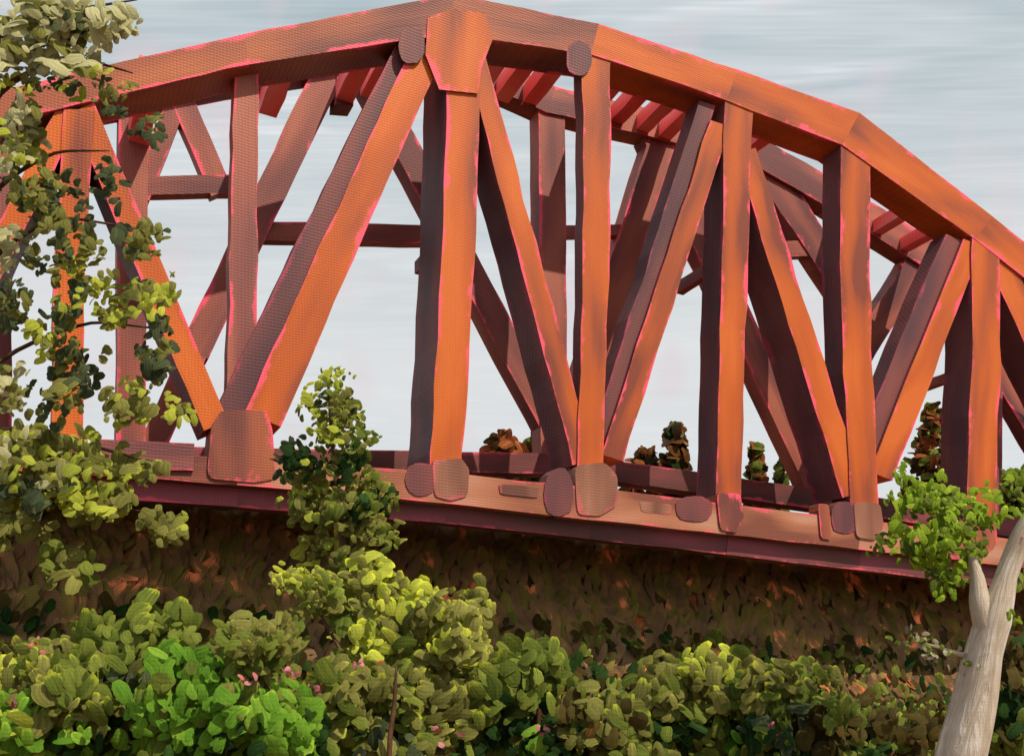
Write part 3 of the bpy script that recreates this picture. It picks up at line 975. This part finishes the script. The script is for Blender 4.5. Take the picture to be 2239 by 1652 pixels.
for px, py, Y, label, cl_ in shr:
    e = empty('shrub', (at(px, py, Y).x, Y, GZ), label, 'shrub', 'shrubs along the foot of the bank')
    for k in range(4):
        c = cl_[k % len(cl_)]
        bx = px + R.uniform(-40, 40)
        g = at(bx, 1500, Y)
        g.z = GZ - .05
        tube('stem', [g, at((bx + c[0]) / 2 + R.uniform(-15, 15), (1720 + c[1]) / 2, Y - .1), at(c[0], c[1], Y)], [0.04, 0.028, 0.01], 'bark', e, 6)
    clusters(e, [(a, b + (28 if a > 1050 else 0), *r) for a, b, *r in cl_], Y, 0.5, 0.34, 1.5, 0.44, 9)

shrubs = [o for o in bpy.data.objects if o.name.startswith('shrub') and o.type == 'EMPTY']
for px, py in [(540, 1485), (795, 1450), (1038, 1492), (1022, 1562), (955, 1612), (70, 1412), (30, 1545), (640, 1480), (1010, 1600), (1180, 1600), (1690, 1600), (690, 1500)]:
    x = at(px, py, 8.8).x
    e = min(shrubs, key=lambda q: abs(q.location.x - x))
    for _ in range(R.randrange(4, 9)):
        o = leaf(e, R.choice(['pinkb', 'pinkb', 'rusty']), at(px + R.gauss(0, 12), py + R.gauss(0, 9), e.location.y - .55 + R.uniform(-.1, .1)), R.uniform(9, 17) / F * 9, .8)
        o.name = 'blossom'

# a few bare brown stems standing among the shrubs
for x0, y0, x1, y1, wd, lab in [(850, 1625, 866, 1455, 12, 'short bare brown stem in front of the olive shrub')]:
    Y = 8.5
    b = at(x0, y0, Y)
    o = tube('bare_stem', [Vector((b.x, Y, GZ)), b, at((x0 + x1) / 2 + 4, (y0 + y1) / 2, Y), at(x1, y1, Y)], [wd / F * Y * .5] * 2 + [wd / F * Y * .45, wd / F * Y * .2], 'bark', None, 7)
    o['label'] = lab
    o['category'] = 'stem'

# the pale tree at the right edge
YR = 8.0
rt = empty('pale_tree', at(2090, 1700, YR), 'slim tree with pale grey forked trunk and bright green leaves at the right edge', 'tree')
rt.location.z = GZ
k = 0.5 / F * YR
g = at(2075, 1700, YR)
tube('trunk', [Vector((g.x - .06, YR, GZ - .1)), at(2098, 1660, YR), at(2128, 1540, YR), at(2150, 1430, YR), at(2168, 1360, YR), at(2196, 1260, YR), at(2232, 1170, YR), at(2300, 1060, YR)],
     [112 * k, 106 * k, 90 * k, 76 * k, 76 * k, 46 * k, 42 * k, 34 * k], 'birch', rt, 14, 0.09)
tube('branch', [at(2160, 1400, YR - .02), at(2140, 1320, YR - .03), at(2136, 1265, YR), at(2120, 1200, YR + .05), at(2080, 1120, YR + .1)], [52 * k, 44 * k, 30 * k, 12 * k, 5 * k], 'birch', rt, 9)
tube('branch', [at(2150, 1440, YR + .02), at(2100, 1430, YR + .05), at(2020, 1405, YR + .1)], [20 * k, 12 * k, 4 * k], 'birch', rt, 7)
clusters(rt, [
    (1990, 1085, 40, 34, 12, 40, ['spring']), (2060, 1100, 40, 40, 14, 42, ['spring', 'spring', 'moss']), (1960, 1030, 26, 20, 4, 30, ['spring']), (2050, 1170, 40, 30, 12, 42, ['spring', 'spring']),
    (2120, 1180, 36, 30, 10, 42, ['spring', 'moss']), (2020, 1210, 50, 26, 10, 40, ['spring', 'moss']), (2060, 1250, 40, 30, 9, 42, ['spring', 'moss']), (2110, 1240, 30, 20, 5, 40, ['spring']),
    (2170, 1130, 30, 22, 8, 38, ['spring']), (2220, 1050, 26, 40, 9, 38, ['spring', 'moss']), (1920, 1190, 24, 18, 5, 30, ['spring', 'moss']), (2230, 1110, 20, 20, 4, 38, ['spring']),
    (2060, 1310, 20, 40, 5, 40, ['moss', 'spring']), (2225, 1270, 14, 20, 3, 36, ['spring', 'moss']), (2215, 1340, 14, 24, 3, 36, ['moss', 'spring']), (2030, 1140, 90, 90, 26, 44, ['spring', 'spring', 'moss']), (2130, 1110, 50, 40, 8, 40, ['spring'])], YR, 0.35, 0.35, 1.0, 0.55, 6)
for px, py, rx, ry, n in [(2005, 1405, 50, 30, 34), (2130, 1440, 30, 22, 18), (2060, 1430, 60, 26, 22)]:
    for _ in range(n):
        o = leaf(rt, R.choice(['blossom', 'blossom', 'moss']), at(px + R.gauss(0, rx / 2), py + R.gauss(0, ry / 2), YR + R.uniform(-.15, .15)), R.uniform(8, 17) / F * YR, .8)
        o.name = 'blossom' if o.data.materials[0] == M['blossom'] else 'leaf'
